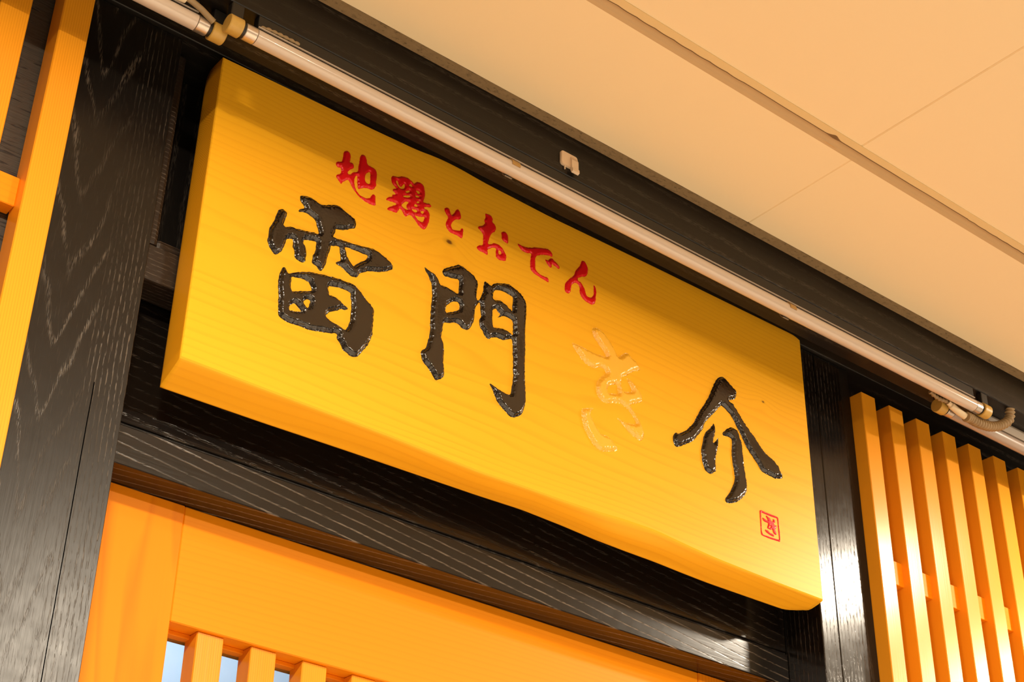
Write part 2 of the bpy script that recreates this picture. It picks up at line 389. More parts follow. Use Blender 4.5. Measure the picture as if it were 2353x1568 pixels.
# lintel over the door: lower board, fine bead, upper panel
ln = thing('door_lintel', 'black grained lintel directly above the yellow door, below the signboard', 'lintel', P(.82, 1.06, .559))
link('lower_board', ubox(.4325, 1.2069, 1.048, 1.116, .5590, .5925, .0010, 2), MAT['lintel'], ln)
link('groove_bead', ubox(.4325, 1.2069, 1.0515, 1.116, .5922, .5962, 0), MAT['black'], ln)
link('upper_panel', ubox(.4325, 1.2069, 1.0495, 1.116, .5955, .738, .0012, 2), MAT['gloss_black'], ln)
mr = thing('cross_rail', 'short visible end of a dark brown rail behind the signboard, joined to the left post', 'rail', P(.82, 1.03, .706))
link('rail', ubox(.4325, 1.2069, 1.0165, 1.0475, .7062, .7390, .0012, 2), MAT['rail_black'], mr)
up = thing('transom_panel', 'dark framed panel above the cross rail, mostly hidden by the signboard', 'panel', P(.82, 1.06, .739))
link('panel', ubox(.4325, 1.2069, 1.0485, 1.075, .7392, .9400, 0), MAT['black'], up)
for x0, x1, z0, z1 in ((.4345, .4460, .7395, .9395), (1.1940, 1.2055, .7395, .9395)):
    link('side_bead', ubox(x0, x1, 1.016, 1.0490, z0, z1, .004, 2), MAT['rail_black'], up)
link('bottom_bead', ubox(.4462, 1.1938, 1.0205, 1.0490, .7393, .7500, .004, 2), MAT['rail_black'], up)

# ------------------------------------------------------------------ lattice door
Yd = 1.0795
door = bpy.data.objects.new('door_1', None); COL.objects.link(door); door['_b'] = tuple(P(.82, Yd, ZF)); door.location = P(.82, Yd, ZF); structure(door)
link('stile', ubox(.4330, .5320, Yd, 1.112, ZF + .01, .5589, .0008), MAT['door_stile'], door)
link('stile', ubox(1.1080, 1.2064, Yd, 1.112, ZF + .01, .5589, .0008), MAT['door_stile'], door)
link('top_rail', ubox(.5322, 1.1078, Yd + .0006, 1.112, .4612, .5589, .0010), MAT['door_rail'], door)
link('bottom_rail', ubox(.5322, 1.1078, Yd + .0006, 1.112, ZF + .01, ZF + .2, .0010), MAT['door_rail'], door)
link('glazing_bead', ubox(.5322, 1.1078, 1.0962, 1.1115, .4575, .4612, .0006), MAT['door_rail'], door)
for k in range(12):
    x0 = .5587 + k * .04862
    if x0 + .024 > 1.105: break
    link('bar', ubox(x0, x0 + .0238, 1.0840, 1.1035, ZF + .2, .4612, .0009), MAT['slat'], door)
link('glass_pane', ubox(.5330, 1.1070, 1.1045, 1.1080, ZF + .2, .4612, 0), MAT['glass'], door)

# ------------------------------------------------------------------ slatted screens
Ys = .985
sl = thing('slat_screen', 'yellow timber slat screen on grey boards at the far left', 'screen', P(.31, 1.0, ZF))
for x0, x1 in ((.2715, .2959), (.3206, .3450)):
    link('slat', ubox(x0, x1, Ys, 1.0090, ZF + .01, 1.0 * .93, .0009), MAT['slat'], sl)
link('cross_bar', ubox(.2000, .3206, .9985, 1.0125, .7095, .7357, .0008), MAT['door_rail'], sl)
sr = thing('slat_screen', 'row of tall narrow yellow timber slats right of the signboard', 'screen', P(1.45, 1.0, ZF))
for k in range(7):
    x0 = (1.3125 + k * .04888 + (.0015 * (k / 6) ** 2)) * Ys
    link('slat', ubox(x0, x0 + .0238, Ys, Ys * 1.024, ZF + .01, (.9218 + .0003 * k) * Ys, .0009), MAT['slat'], sr)
link('cross_bar', ubox(1.296, 1.62, Ys * 1.0090, 1.0278, .6868, .7145, .0006), MAT['door_rail'], sr)

# ------------------------------------------------------------------ signboard
YF = .985 * S; TH = .0295 * S; OX = .4644 * S; OZ = .6290 * S + EYE
sg = thing('signboard', 'large yellow timber signboard with carved black, red and gold Japanese characters', 'sign', (OX, YF, OZ))
zf = [(-.1, -.2), (129.3, .2), (227.6, .6), (333.3, -1.6), (390.0, .6), (440.8, 1.3), (489.8, 3.4), (531.6, 6.4), (574.6, 7.4), (618.6, 4.3), (663.7, 1.7), (757.9, .5), (839.8, .8)]
zb = [(.2, -16.1), (105.2, -14.1), (201.7, -11.2), (360.2, -7.5), (418.2, -5.2), (474.3, -6.4), (519.9, -8.5), (562.5, -9.0), (606.3, -8.8), (651.1, -10.0), (690.3, -10.6), (768.9, -9.5), (818.4, -8.8), (839.8, -6.5)]
zt = [(.2, 345.7), (94.9, 348.0), (176.0, 349.4), (238.1, 351.4), (260.1, 354.3), (275.4, 355.2), (298.0, 355.0), (321.0, 353.2), (344.7, 352.4), (368.5, 352.2), (421.2, 351.2), (583.4, 354.2), (840.1, 357.0)]
def ev(tab, x):
    X = [a for a, b in tab]; Z = [b for a, b in tab]
    return float(sum(np.interp(x + d, X, Z) for d in (-9, -4.5, 0, 4.5, 9)) / 5)
XW = 840.0; nx = 150
gx = [XW * k / nx for k in range(nx + 1)]
TT = [0, .03, .10, .22, .38, .55, .70, .82, .91, .97, 1.0]
def ring_pts(t, inset=0.0):
    """outline of the board at depth fraction t, in millimetres (x, z)"""
    r = .42
    drop = 15 * (1 - math.sqrt(max(0, 1 - (max(0, t - (1 - r)) / r) ** 2)))
    side = 2.2 * max(0, (t - .85) / .15) ** 2
    pts = []
    X0, X1 = inset + .3 * side, XW - inset - side * 3.0
    def X(q): return X0 + (X1 - X0) * q / XW
    scoop = lambda q: math.exp(-((q - 545) / 85) ** 2)
    for q in gx:                                            # bottom edge, left to right
        a, b = ev(zf, q), ev(zb, q)
        z = a + (b - a) * t
        z += -(2.2 * math.sin(PI * min(1, t * 1.25)) if t < .8 else 0) * (.3 + .7 * math.exp(-((q - 420) / 190) ** 2)) + 1.6 * scoop(q) * math.sin(PI * t)
        wg = math.exp(-((q - 480) / 150) ** 2)
        zr = b + (a - b) * (1 - math.sin(min(1, t / .62) * PI / 2)); z = z * (1 - wg) + (zr + 1.6 * scoop(q) * math.sin(PI * t)) * wg
        if q > 800: z += 6.0 * ((q - 800) / 40) ** 3 * max(0, (t - .55) / .45) ** 2
        pts.append((X(q), z + inset))
    zl0, zr0 = pts[0][1], pts[-1][1]
    top = []
    for q in gx[::-1]:
        top.append((X(q), ev(zt, q) - inset - drop - (3.5 * ((q - 825) / 15) ** 2 if q > 825 else 0) * (1 if t >= 0 else 0)))
    n = 24
    right = [(X1, zr0 + (top[0][1] - zr0) * k / n) for k in range(1, n)]
    left = [(X0, top[-1][1] + (zl0 - top[-1][1]) * k / n) for k in range(1, n)]
    return pts + right + top + left

def resample(pts, step, jit, smooth=True):
    p = spline(pts, 6, True) if smooth else [np.array(q, float) for q in pts]
    p = np.array(p); q = np.roll(p, -1, 0); d = np.hypot(*(q - p).T); L = np.concatenate([[0], np.cumsum(d)])
    n = max(8, int(L[-1] / step)); s = np.arange(n) * L[-1] / n
    P_ = np.vstack([p, p[:1]]); o = np.stack([np.interp(s, L, P_[:, 0]), np.interp(s, L, P_[:, 1])], 1)
    if jit:
        t = np.roll(o, -1, 0) - np.roll(o, 1, 0); nn = np.stack([-t[:, 1], t[:, 0]], 1) / (np.hypot(*t.T)[:, None] + 1e-9)
        w = rng.normal(size=n); w = (w + np.roll(w, 1) * .7 + np.roll(w, -1) * .7) / 1.6
        o = o + nn * (w * jit)[:, None]
    return o
def inside(P_, loops):
    """even-odd test of points against loops"""
    x, y = P_[:, 0], P_[:, 1]; r = np.zeros(len(P_), bool)
    for lp in loops:
        a = lp; b = np.roll(lp, -1, 0)
        for k in range(0, len(a)):
            y0, y1 = a[k, 1], b[k, 1]
            if y0 == y1: continue
            c = ((y0 > y) != (y1 > y)) & (x < (b[k, 0] - a[k, 0]) * (y - y0) / (y1 - y0) + a[k, 0])
            r ^= c
    return r
def dist_to(P_, loops):
    best = np.full(len(P_), 1e9)
    for lp in loops:
        a = lp; b = np.roll(lp, -1, 0); ab = b - a; l2 = (ab ** 2).sum(1) + 1e-12
        for s in range(0, len(P_), 1500):
            ap = P_[s:s + 1500, None] - a[None]; t = np.clip((ap * ab).sum(2) / l2, 0, 1)
            d = np.hypot(*np.moveaxis(ap - t[..., None] * ab, 2, 0)).min(1); best[s:s + 1500] = np.minimum(best[s:s + 1500], d)
    return best
def cdt(loops, extra):
    vs = []; es = []
    for lp in loops:
        k = len(vs); n = len(lp); vs += [Vector(map(float, p)) for p in lp]; es += [(k + i, k + (i + 1) % n) for i in range(n)]
    vs += [Vector(map(float, p)) for p in extra]
    ov, oe, of, _, _, _ = delaunay_2d_cdt(vs, es, [], 0, 1e-5)
    V = np.array([(v.x, v.y) for v in ov]); F = np.array([f for f in of if len(f) == 3])
    C = V[F].mean(1)
    return V, F[inside(C, loops)]

LETTERS = [
('thunder_top','black',[(102.6,224.6),(106.8,226.7),(113.4,227.9),(118.6,227.3),(124.7,226),(129.1,226.2),(135.5,229.6),(142.1,232.4),(147.3,233.3),(150.4,232.4),(155.9,230),(161.4,228.3),(165.7,226.5),(168.2,223.8),(168.9,220.6),(168.4,217.2),(166.3,214.7),(161.3,211.5),(154.8,207.5),(149,205.2),(145.7,204),(145.3,200.4),(143.8,196.3),(143.6,194.3),(146.2,194.4),(152.1,194.8),(158.8,195.6),(169.3,196.9),(179.8,199),(187.3,200.5),(193.4,201),(199.7,199.9),(206.1,197.4),(211.7,195.3),(215,192.9),(216.3,190.8),(216.1,188),(213.9,185.2),(208,181.1),(199.1,176.4),(189.4,173.3),(182.1,168.9),(177.8,165.9),(175.9,162.1),(173.1,159),(169.5,157.8),(165.7,158.4),(161.8,160.4),(157.9,162.4),(153.3,163.8),(149.6,164.3),(148.8,165.9),(150.7,167.8),(153.6,169.5),(154.5,171),(153.8,174.8),(152.7,179.6),(151.9,184.5),(150.7,185.1),(146.4,183.9),(142,182.3),(141.4,177.5),(140,172.4),(139,166.7),(138.1,161.1),(137.4,156.7),(135.3,151.7),(133.3,149),(131.1,149.2),(128.8,151.1),(125.7,152.7),(122.7,153.9),(122.3,156.3),(122.8,160.2),(122.9,163.2),(124.7,167),(125,171.6),(125,176),(125,179.1),(123.2,179),(118.2,178.2),(113.3,176.3),(110.9,174.8),(110.9,171.5),(113.2,169.9),(114.2,166.7),(115.1,161.2),(115.3,156.1),(114.6,151.8),(112.7,149.5),(110.2,149.1),(106.6,149.7),(103.6,150.9),(102.6,154.1),(101.4,158.7),(99.6,162.3),(99.2,165.8),(99.6,169),(98.7,170.4),(96,169.7),(93.2,168.3),(91.7,166.1),(91,162.1),(90.1,157.3),(88.5,152.9),(86.1,148.9),(82.9,145.9),(80.2,145.2),(77.8,147.4),(75,150.5),(72.9,153.9),(71.8,157.7),(72,162.2),(72.2,166.7),(72,171),(73.9,176.4),(76.1,181.8),(77.6,187.7),(79.1,193.7),(80.5,197.3),(84.2,199.7),(87.1,199.3),(89.8,198),(89.7,194.9),(88.8,190),(87.8,185.8),(87.1,182.5),(88.3,181.5),(92.5,182.4),(95.2,184),(100.9,184.8),(107.9,186.2),(115.1,187.6),(120.8,189.1),(125.1,189.6),(126.9,190.8),(125.8,193.7),(123.9,198.9),(122.1,202.6),(119.3,205),(115.5,206.3),(111,207.2),(106.6,206.7),(103.2,205),(101.5,205.8),(102.8,208.3),(105.5,210.4),(107.9,212.6),(106.5,215),(103.7,217.5),(102.2,219.8),(102.1,222.8)],[[(158.3,187.8),(161.6,189.2),(166.9,189.3),(169.1,189.2),(174.4,190.1),(180.5,190.1),(184.7,190.1),(184.5,187),(183.6,184.3),(179.7,181.1),(175.4,177.3),(172.3,173.6),(170.6,171),(168.3,171.5),(166,173.1),(163.5,175.4),(161.3,178.9),(159.9,182.8)]]),
('thunder_bottom','black',[(92.4,135.3),(94.7,135.1),(96.4,132.8),(98.1,130.9),(100.6,132),(104.1,134.3),(109.8,137.5),(116.3,140.6),(125.2,143.5),(134.2,145.5),(142.6,147.2),(151.7,148.9),(161.1,149.4),(169,149.7),(173.7,149.4),(178.8,146.1),(183.9,142),(189.8,137.4),(194,134.5),(197.5,130.9),(197.4,125.9),(197.5,119.7),(197.3,111.9),(197.5,104.3),(196.4,97.8),(194.8,92.6),(191.4,85.9),(187.9,80),(184.5,74.2),(180.9,70.2),(175.6,68.8),(169.4,70.1),(165.3,72.6),(162.7,76.7),(158.9,80.5),(157.5,82.9),(157.7,86),(154.9,86.7),(148.3,84),(139.4,81.9),(130.6,79.5),(123.2,78.7),(115.7,78.6),(108.4,77.8),(102.5,77.7),(98.1,78.4),(93.9,79.6),(92,82.1),(91.2,89.2),(90.3,99.2),(88.8,109.1),(88,116.2),(88.4,124),(89.6,130.6)],[[(102.1,128.4),(107.5,130),(115,131),(120.7,130.4),(122.9,127.5),(125.2,123.2),(122.1,120.7),(116.2,118.5),(109.1,115.1),(104,113.3),(102.4,117.9),(102.2,123.9)],[(144,135.8),(148.9,137.5),(155,139),(161.2,139.3),(166.7,139.3),(168.7,138.6),(169.6,132.8),(170.7,128.6),(171.2,118),(171,111.1),(170.3,104.7),(168.1,98.5),(166.1,95.4),(161.8,95.9),(156.3,97.4),(150.1,97.9),(145.3,99.7),(143.2,102.2),(146.2,106.5),(151.3,110.2),(157.1,114.1),(161.5,116.7),(163.9,116.5),(166.9,119.9),(161.8,122.6),(156.9,125.1),(152.2,126.6),(147.5,126.5),(144.9,126.2),(144.1,130.5)],[(106.4,100.7),(109.1,100.4),(112.3,98),(116,95.1),(111.3,93.5),(106.9,92.4),(103.7,91.4),(103,94.2),(103.5,97)],[(117.7,107.4),(120.1,110),(122.6,111.4),(124.6,110.7),(124.2,106.8),(123.4,103.4),(121.3,101.8),(119.1,104.6)]]),
('gate','black',[(255.3,207.1),(261,205.5),(266.8,204.6),(271.2,201.7),(274.4,196.9),(277.4,194.1),(284.5,195.1),(290.3,194.1),(299.1,193.7),(299.5,199.5),(300,205.2),(299.1,209.7),(295.4,210.2),(288.2,208.4),(281,208),(278,210.9),(279.9,215.9),(286.2,220.8),(294.7,226.6),(297.5,229.3),(303.5,229.1),(310.9,227.4),(318.5,224.4),(323.1,219.4),(324.8,214.5),(323.6,205.6),(323.1,197),(326.1,196.9),(329.6,202.6),(331.6,211.8),(332.8,220.7),(334.2,224.2),(338.7,222.6),(342.5,222.1),(345.4,225.5),(354.4,230.1),(365,233.9),(371.2,233),(379,230.6),(385.3,226.2),(390,221.1),(391.3,214.5),(391,205.9),(390.4,197.2),(389.8,185.7),(390,172),(390.2,158.3),(390,144.5),(390.2,131.1),(390.8,117.9),(391.8,104.9),(391.2,96.8),(389.1,88.1),(384.7,80),(378.9,75.9),(371.6,73.9),(365.7,77),(359.7,80.7),(353.8,85.6),(350,92),(347.7,96.4),(343.9,101.5),(346,103),(351.9,100.6),(359.3,99.4),(370.3,98.9),(372.4,107),(374.4,118.3),(374.1,131.6),(373.8,145),(373.1,155.6),(371.9,166.1),(366.6,164.7),(360.7,161.6),(353.2,160.7),(345.9,158.4),(340.8,155),(337.1,155.5),(333.3,160.1),(329.5,164),(327.8,170.8),(329.8,176.4),(329.5,183.2),(328.6,189.6),(327.3,193.9),(322.8,187.2),(321.6,178.5),(321.2,170.1),(319.2,163.9),(315.1,156.8),(310.9,154.1),(305.1,154),(301.4,156.6),(294.9,155.9),(287.9,152.4),(282.4,150.1),(281.4,141.7),(280.4,132.1),(283.6,125.4),(284.7,116.7),(284.4,108.7),(285.1,98.7),(286,89.9),(282.7,85.5),(278.7,82.1),(274.6,81.1),(270.2,86.5),(264.4,91.9),(258.7,96.1),(256.2,104.2),(258,108.7),(261.9,112.9),(264.1,122.9),(265.7,132.7),(265.6,145.9),(265.5,161.9),(266.2,175.7),(265.6,186.3),(263,194.7),(259.2,199.9)],[[(286.2,173.9),(290.3,179.1),(295.2,181.8),(299.5,182.9),(301.8,179.8),(302,175.1),(297.1,171),(291.5,167.4),(285.3,164.1),(283.7,166.8),(284.2,170.4)],[(347.2,217.8),(354.7,221),(362.3,221.4),(369.9,220.4),(372.3,217.8),(371.7,209.1),(371.1,201.8),(366.5,204.1),(359.5,207.5),(353.5,207.8),(346,206),(345.1,210.5)],[(345.6,192.6),(349.3,196.2),(351.6,193.7),(355.4,191.1),(351.8,185.5),(360,190.9),(366,191.3),(372.1,189.7),(373,181.7),(372.5,172.5),(366.4,174.9),(358.9,174.6),(351.4,172.9),(346.2,171.5),(345.3,178.7),(345.4,185.6)]]),
('ki_main','gold',[(486.4,227.1),(493.3,230.3),(500.1,228.8),(506.9,225),(513.7,218.7),(519,211.2),(524.4,204.4),(528.7,209),(535.8,214.5),(540.7,215),(544.8,211.1),(551,209.4),(556.5,203.7),(557.5,201.1),(549.2,195.5),(542,190.4),(536.3,184.7),(530,180.8),(527.8,174.4),(529,167.8),(532.3,163.4),(543.4,167.8),(540.9,174),(537.5,179.2),(537.1,182.1),(543.2,181.4),(550,176.3),(556.8,171.2),(559.3,163.9),(557.7,159.2),(550.6,154.9),(541.5,149.8),(544.8,144.6),(551.5,137.8),(557.4,129.6),(560.6,121.5),(559.7,115.5),(555.3,110),(547.8,110.2),(538.4,113.7),(529.1,120),(519.8,125.8),(526.5,125.4),(536,125.4),(548.4,128.1),(545.9,134.6),(540.5,139.6),(533.8,143.5),(525.7,145.1),(516.1,142.7),(505.2,138.2),(497.2,138.7),(492,144.7),(490.1,152),(492.2,160.9),(497.7,168.8),(504.6,175.5),(503.3,179.1),(496.6,180.6),(489.8,176.2),(483,175.9),(475.1,177.5),(467.1,182.6),(459.9,189),(455.9,196.2),(464.6,196.7),(475.2,196.3),(487.3,195.8),(496.8,196.5),(505,197.4),(503.7,201.6),(498.3,206.6),(493,211.6),(488.3,215.7),(485.6,221.8)],[[(509.1,161.5),(515.3,165.5),(520.7,167),(522,162.8),(522.2,157.7),(516.4,154.7),(508.9,152.7),(506.9,156)]]),
('ki_tail','gold',[(470.6,118.7),(478.4,122.7),(487.1,126.4),(483.7,121.2),(482.3,116.2),(485.5,109.6),(491.3,102.7),(497.9,97.8),(505.8,98.3),(512.4,95.6),(517.6,90.7),(520.9,87.4),(516.1,83.5),(506.7,79.2),(496.2,76.7),(488.4,78.4),(480.6,85.6),(474.2,93.3),(471,101),(469.2,109.3),(469.2,114.9)],[]),
('kai_roof','black',[(691.3,243),(696,242.2),(703.5,237.3),(711.2,233.1),(714.4,229.8),(713.7,224.4),(709.3,218.9),(699.3,213.3),(704,212.5),(709.3,208.7),(715.1,201.9),(722.4,194.4),(729.7,186.9),(738.7,180),(747.6,171.8),(756.5,163.5),(765.9,161.1),(773.6,156.8),(779.5,151.3),(783,145),(784.9,140),(773.1,135.5),(761.8,135.5),(749.2,137.5),(742,144.9),(733.2,153.1),(724.5,162.5),(718.2,172.8),(711.9,181.8),(704.8,191.9),(695.9,198.7),(687.5,202),(681.7,196.7),(674.9,188.6),(664.9,177.5),(658.2,168.9),(653,158.5),(646.3,148.8),(636.7,138.2),(625.8,130.2),(613.6,122.4),(607.7,122.1),(605.4,127.3),(606.2,134.7),(610.8,140),(614.5,139.4),(622.2,144.6),(630,151.6),(639.6,162.3),(646.4,174.6),(654.8,187.5),(663.3,200.7),(670.5,214.7),(677.7,228.8),(683,237.3)],[]),
('kai_left','black',[(672.3,173),(674.3,169.8),(674.7,163.7),(671.8,155.3),(669.6,146),(674.6,151.4),(678.5,156.7),(678.5,147.8),(675.1,136.9),(672.1,126.2),(672.2,116.6),(671.8,111.7),(666.2,106.8),(660.8,104.4),(654.9,106.7),(651.6,113.3),(649.9,122.3),(650.2,133.2),(653.6,144.1),(657.3,155.1),(663.9,162.3),(668.8,167.8)],[]),
('kai_right','black',[(687.2,166.3),(693.9,173),(700.5,177.8),(707.7,178.8),(712.2,176.7),(715.7,166.9),(718.2,159.1),(718.2,148),(719.1,136),(720.4,124.3),(721.8,112.6),(720.8,101.4),(715.5,93.7),(705.6,84.6),(695.9,78.9),(686.7,76.8),(684.7,80.9),(690.6,88.1),(697.6,99.9),(702.3,111),(702.3,120.6),(700.7,129.8),(700.1,141.8),(701.1,154.4),(701,163),(694.8,164),(687.7,162.7)],[]),
('earth','red',[(149.4,304.6),(152.9,305.5),(155.4,302.1),(155.8,296.7),(155.3,292.7),(158.4,293.3),(160.3,291.5),(160.4,287.8),(157.3,284.9),(154.5,281.2),(154.3,277.9),(157,277.8),(160.2,282.2),(165.2,285.6),(166.1,291.6),(166.4,299.2),(167.2,306.2),(169.6,309.8),(173.2,309.7),(175.4,305.6),(177.1,300.4),(181.2,300.1),(185.8,299.6),(188.3,297.1),(189.2,291),(188.8,283.4),(188.7,278.7),(186.8,274.1),(183.4,271.5),(178.1,270.7),(172,267.8),(168.2,265),(166.6,268.8),(165.8,275.8),(165.2,280.1),(163.2,277.2),(162.6,272.3),(163.2,267.1),(165.3,262.7),(169.1,259.1),(174.6,258),(179,258.3),(182.4,260.5),(184.4,264.6),(186.9,267.2),(189.2,266),(189.6,260.7),(190.4,255.6),(187.4,253.7),(181.2,253),(174,254.1),(167.5,257.4),(161.8,261.9),(157.8,267.2),(155,269.5),(150.8,266.5),(148.4,263.5),(147.3,261.2),(145,262.8),(141.2,266.3),(141,269),(145,272.8),(146,276.1),(145.2,280.3),(141.8,279.5),(139.1,281.8),(139.9,285.4),(145.4,288.6),(146.3,293.7),(147,300.6)],[[(176.6,289.4),(179.1,292.1),(180.8,291),(181.3,285.2),(181.1,278.6),(178.9,277.1),(176.1,278.1),(174.9,282.1),(175.5,286.5)]]),
('fowl','red',[(208.7,301.6),(214.1,303.3),(220.4,306.9),(225.9,308.2),(230.6,307.7),(234.5,305.8),(236,305.1),(240,309.2),(244.7,309.8),(248.6,307.9),(249.8,303.8),(251.1,297.7),(250,291.6),(249.3,287.5),(252.6,287.6),(257.2,288.9),(260,286.9),(258.4,284.8),(253.8,283),(250.6,281),(251.1,279.4),(254.9,279.4),(257.9,275.6),(257.9,268.2),(256.4,261),(253.4,254.5),(249.8,252.8),(245,254.7),(240.1,258.9),(235.2,262.6),(231.6,262.3),(228.1,258.3),(225.2,260.2),(222.2,263.9),(219.8,265),(217.8,260.4),(215.7,257.6),(210.7,257),(204.9,256.5),(205.2,258.5),(209.4,262.8),(214.6,267.2),(214.5,269),(209,268.6),(203.2,267.7),(203,269.9),(206,273.2),(209.5,275.3),(209.8,277.8),(213.7,280.6),(209.9,283.4),(210.6,285.7),(213.7,288.1),(209.4,290.7),(207.3,294.3),(207,297.9)],[[(213.1,297.2),(214.9,298.1),(216.6,294.2),(220.3,293.2),(223.3,298.4),(224.3,296.1),(223.6,292.5),(219.6,290.5),(215.3,292.6)],[(229.7,299.7),(232.4,302.4),(233.9,299.8),(231.6,299.2)],[(226.1,289.9),(229.7,292.9),(231.1,291.9),(228,289.2)],[(239.3,296.8),(242.5,298.3),(244.1,295.8),(241.8,294.7)],[(223.3,282.5),(230.1,286.7),(232,285.7),(228.4,282.9)],[(238.7,290.8),(242.9,291.9),(243.4,290.5),(239.7,289)],[(222.2,270.8),(226,276.3),(230.6,278),(228.1,273.6),(228.3,270),(230.7,268.8),(227.1,267.5),(223.7,268.7)],[(240.5,283.3),(243.2,285.3),(243.8,283.4),(241.1,281.9)],[(237.7,276.8),(239.8,280.1),(242.2,278.5),(240,276.5)],[(235.2,271.4),(241.2,272.8),(241.7,270.8),(238.1,269.1)],[(246.7,274.1),(250.4,275.8),(249.2,272),(246.8,272.3)],[(239.3,265.4),(245.3,266.4),(251.7,269),(250.6,263.8),(248.4,260.9),(243.7,261.5)]]),
('to','red',[(277.1,292.7),(280.9,295),(283.8,293.5),(286,288),(289.7,292.1),(292.4,297.6),(295.2,299.4),(297.8,296.4),(299.5,291),(297.7,287.7),(292,284.6),(287.9,279.4),(286.7,274.1),(288.7,270.4),(293.5,271.2),(298.8,273.6),(299.6,276.4),(302.5,277.2),(302.7,272.1),(302,266.2),(299.6,264.2),(294.8,265.2),(288,264.9),(283.2,266),(279.6,270.8),(279.9,275.6),(281.9,282.7),(278.9,286.5),(276.8,290.2)],[]),
('o_main','red',[(331.9,311.1),(335.4,312.2),(339.4,312.2),(342,309.1),(342.1,304.3),(345.7,302.6),(346.7,297.7),(345.5,293.8),(342,290.3),(339.7,285.9),(338.3,281.5),(336.6,274),(340.5,274.9),(345.4,278.1),(351.4,278.9),(356.5,276.4),(360.6,271.6),(362.2,267.6),(360.8,262.3),(355.9,260.1),(350.9,259.7),(347.8,262.1),(347.2,267.5),(347.6,271.5),(344.6,272),(339.7,268.8),(336.3,265.4),(336.5,260.8),(335,258.8),(330.1,259.3),(324.2,259.5),(321.7,261.6),(324,265.5),(329.3,268.8),(329.6,274.6),(329.4,281.2),(327.8,284.2),(323.8,286.7),(322.2,288.3),(324.1,291.1),(328.5,294.1),(331.3,297.8),(330.7,301.8),(332.1,306.3)],[[(351.1,271.1),(353.6,271.8),(355.2,269.2),(353.7,266.8),(351.2,267.4)]]),
('o_dot','red',[(354.5,296.5),(358.9,299.6),(362.5,298.3),(364.2,293.3),(363.8,286.4),(360.8,286),(355.7,287.5),(355.1,292)],[]),
('de_main','red',[(377.4,292.1),(381.5,292.6),(387.7,292.5),(397,295.7),(402.1,298.5),(410.4,301.3),(418.8,304.1),(424.1,304),(427.3,300.6),(426.8,296.9),(422,296.3),(413.7,293.5),(407.4,290.2),(403.8,286.2),(402.9,280),(402.9,273.3),(404,269),(408.7,266.3),(416,265.7),(421.2,266),(422,260.7),(416,260.9),(407.7,262.1),(400.5,263.7),(396.3,266.6),(395.7,273.9),(396.1,281.8),(396.6,287.3),(390.9,285.7),(383.7,285.8),(379.6,288.8)],[]),
('de_dots','red',[(416.8,289.1),(421,289),(423.1,292.4),(427.3,294.7),(431,292.5),(435.2,290.5),(438.4,287.5),(436.8,284.9),(431.6,286),(426.8,286.8),(426.3,282.2),(424.2,281.3),(420,283.8)],[]),
('n','red',[(471.3,310.9),(475.6,311.8),(478.9,307.8),(480.5,302.6),(479.3,296.2),(476,291.8),(470,288.7),(465.1,284.6),(465.6,281.5),(469.4,281.1),(472.1,278.4),(475.3,274),(477.4,268.1),(480.6,266.1),(486,268.4),(488.3,272.7),(488.9,279.8),(489,285.7),(491.7,282.9),(492.7,277.5),(492.1,271.4),(491.4,265.3),(489.2,260.5),(484.8,258.2),(477.3,258.4),(470.9,261.5),(467.7,266.9),(467.7,272.7),(464.5,276.6),(460.2,276.2),(456,271.5),(454.9,266.2),(453.3,260.7),(450.6,258.1),(446.4,258.7),(445.5,265.1),(446.9,270.5),(452.8,278.8),(459.2,286.5),(462.5,294.7),(468,303)],[]),
('seal_frame','red',[(741.1,83.6),(742.6,84.8),(745,85.2),(752.8,85),(762.1,85.1),(769.1,85.2),(771.4,84.5),(772.3,82.3),(772.3,73.1),(772.9,64.5),(772.8,57.2),(772.3,54.6),(770.6,53.6),(768.3,53.6),(756.6,52.8),(747.4,52.8),(742.4,53.1),(741,54.5),(740.6,58.2),(740.8,70.4),(740.8,77.4)],[[(743.7,81.8),(750.2,82.1),(759.5,82.2),(766.5,82.6),(769.3,82.8),(770.3,80.6),(770.5,70.8),(770.9,61.1),(770.7,56.9),(768.5,56.1),(759.2,55.3),(749.9,55),(744.9,54.8),(743.1,55.9),(742.5,58.8),(742.6,67.5),(743,76.3)]]),
('seal_glyph','red',[(744.6,76),(746.4,76.4),(749.6,75.6),(753.7,75.1),(752.6,77.6),(750.9,79.9),(752.2,81.1),(754.2,80.2),(756.5,79.8),(758.2,78.6),(759,77.1),(760.3,76.5),(762.7,77.2),(762.2,78.8),(763.5,79.9),(765.8,79.5),(766.5,77.7),(765.7,76.4),(764.2,75.5),(764.2,73.4),(766,72.6),(767.9,73.5),(768.2,71.9),(767.1,69.4),(765.6,68.2),(765.5,65.8),(767,64.1),(767.5,62.6),(766,60.7),(763.9,60.8),(762.1,62),(761.4,63.8),(760.2,65.9),(758.8,65.5),(757.3,64.7),(755,64.7),(752.7,64.7),(751.9,66.2),(753,68.3),(753.8,70.9),(753.4,72),(750.2,71.9),(747,72.3),(745.3,73.9)],[[(755.4,68.6),(758.3,69.5),(757.6,67.6),(755.3,67.2)]]),
('seal_sweep','red',[(748.3,62.3),(750.6,62.3),(753,62.7),(753.8,61.5),(756.5,60.6),(759.7,60.5),(761.9,59.8),(762.9,58),(761.2,57.2),(758,57.2),(754.4,57.9),(750.8,58.9),(748.6,60.3)],[]),
]


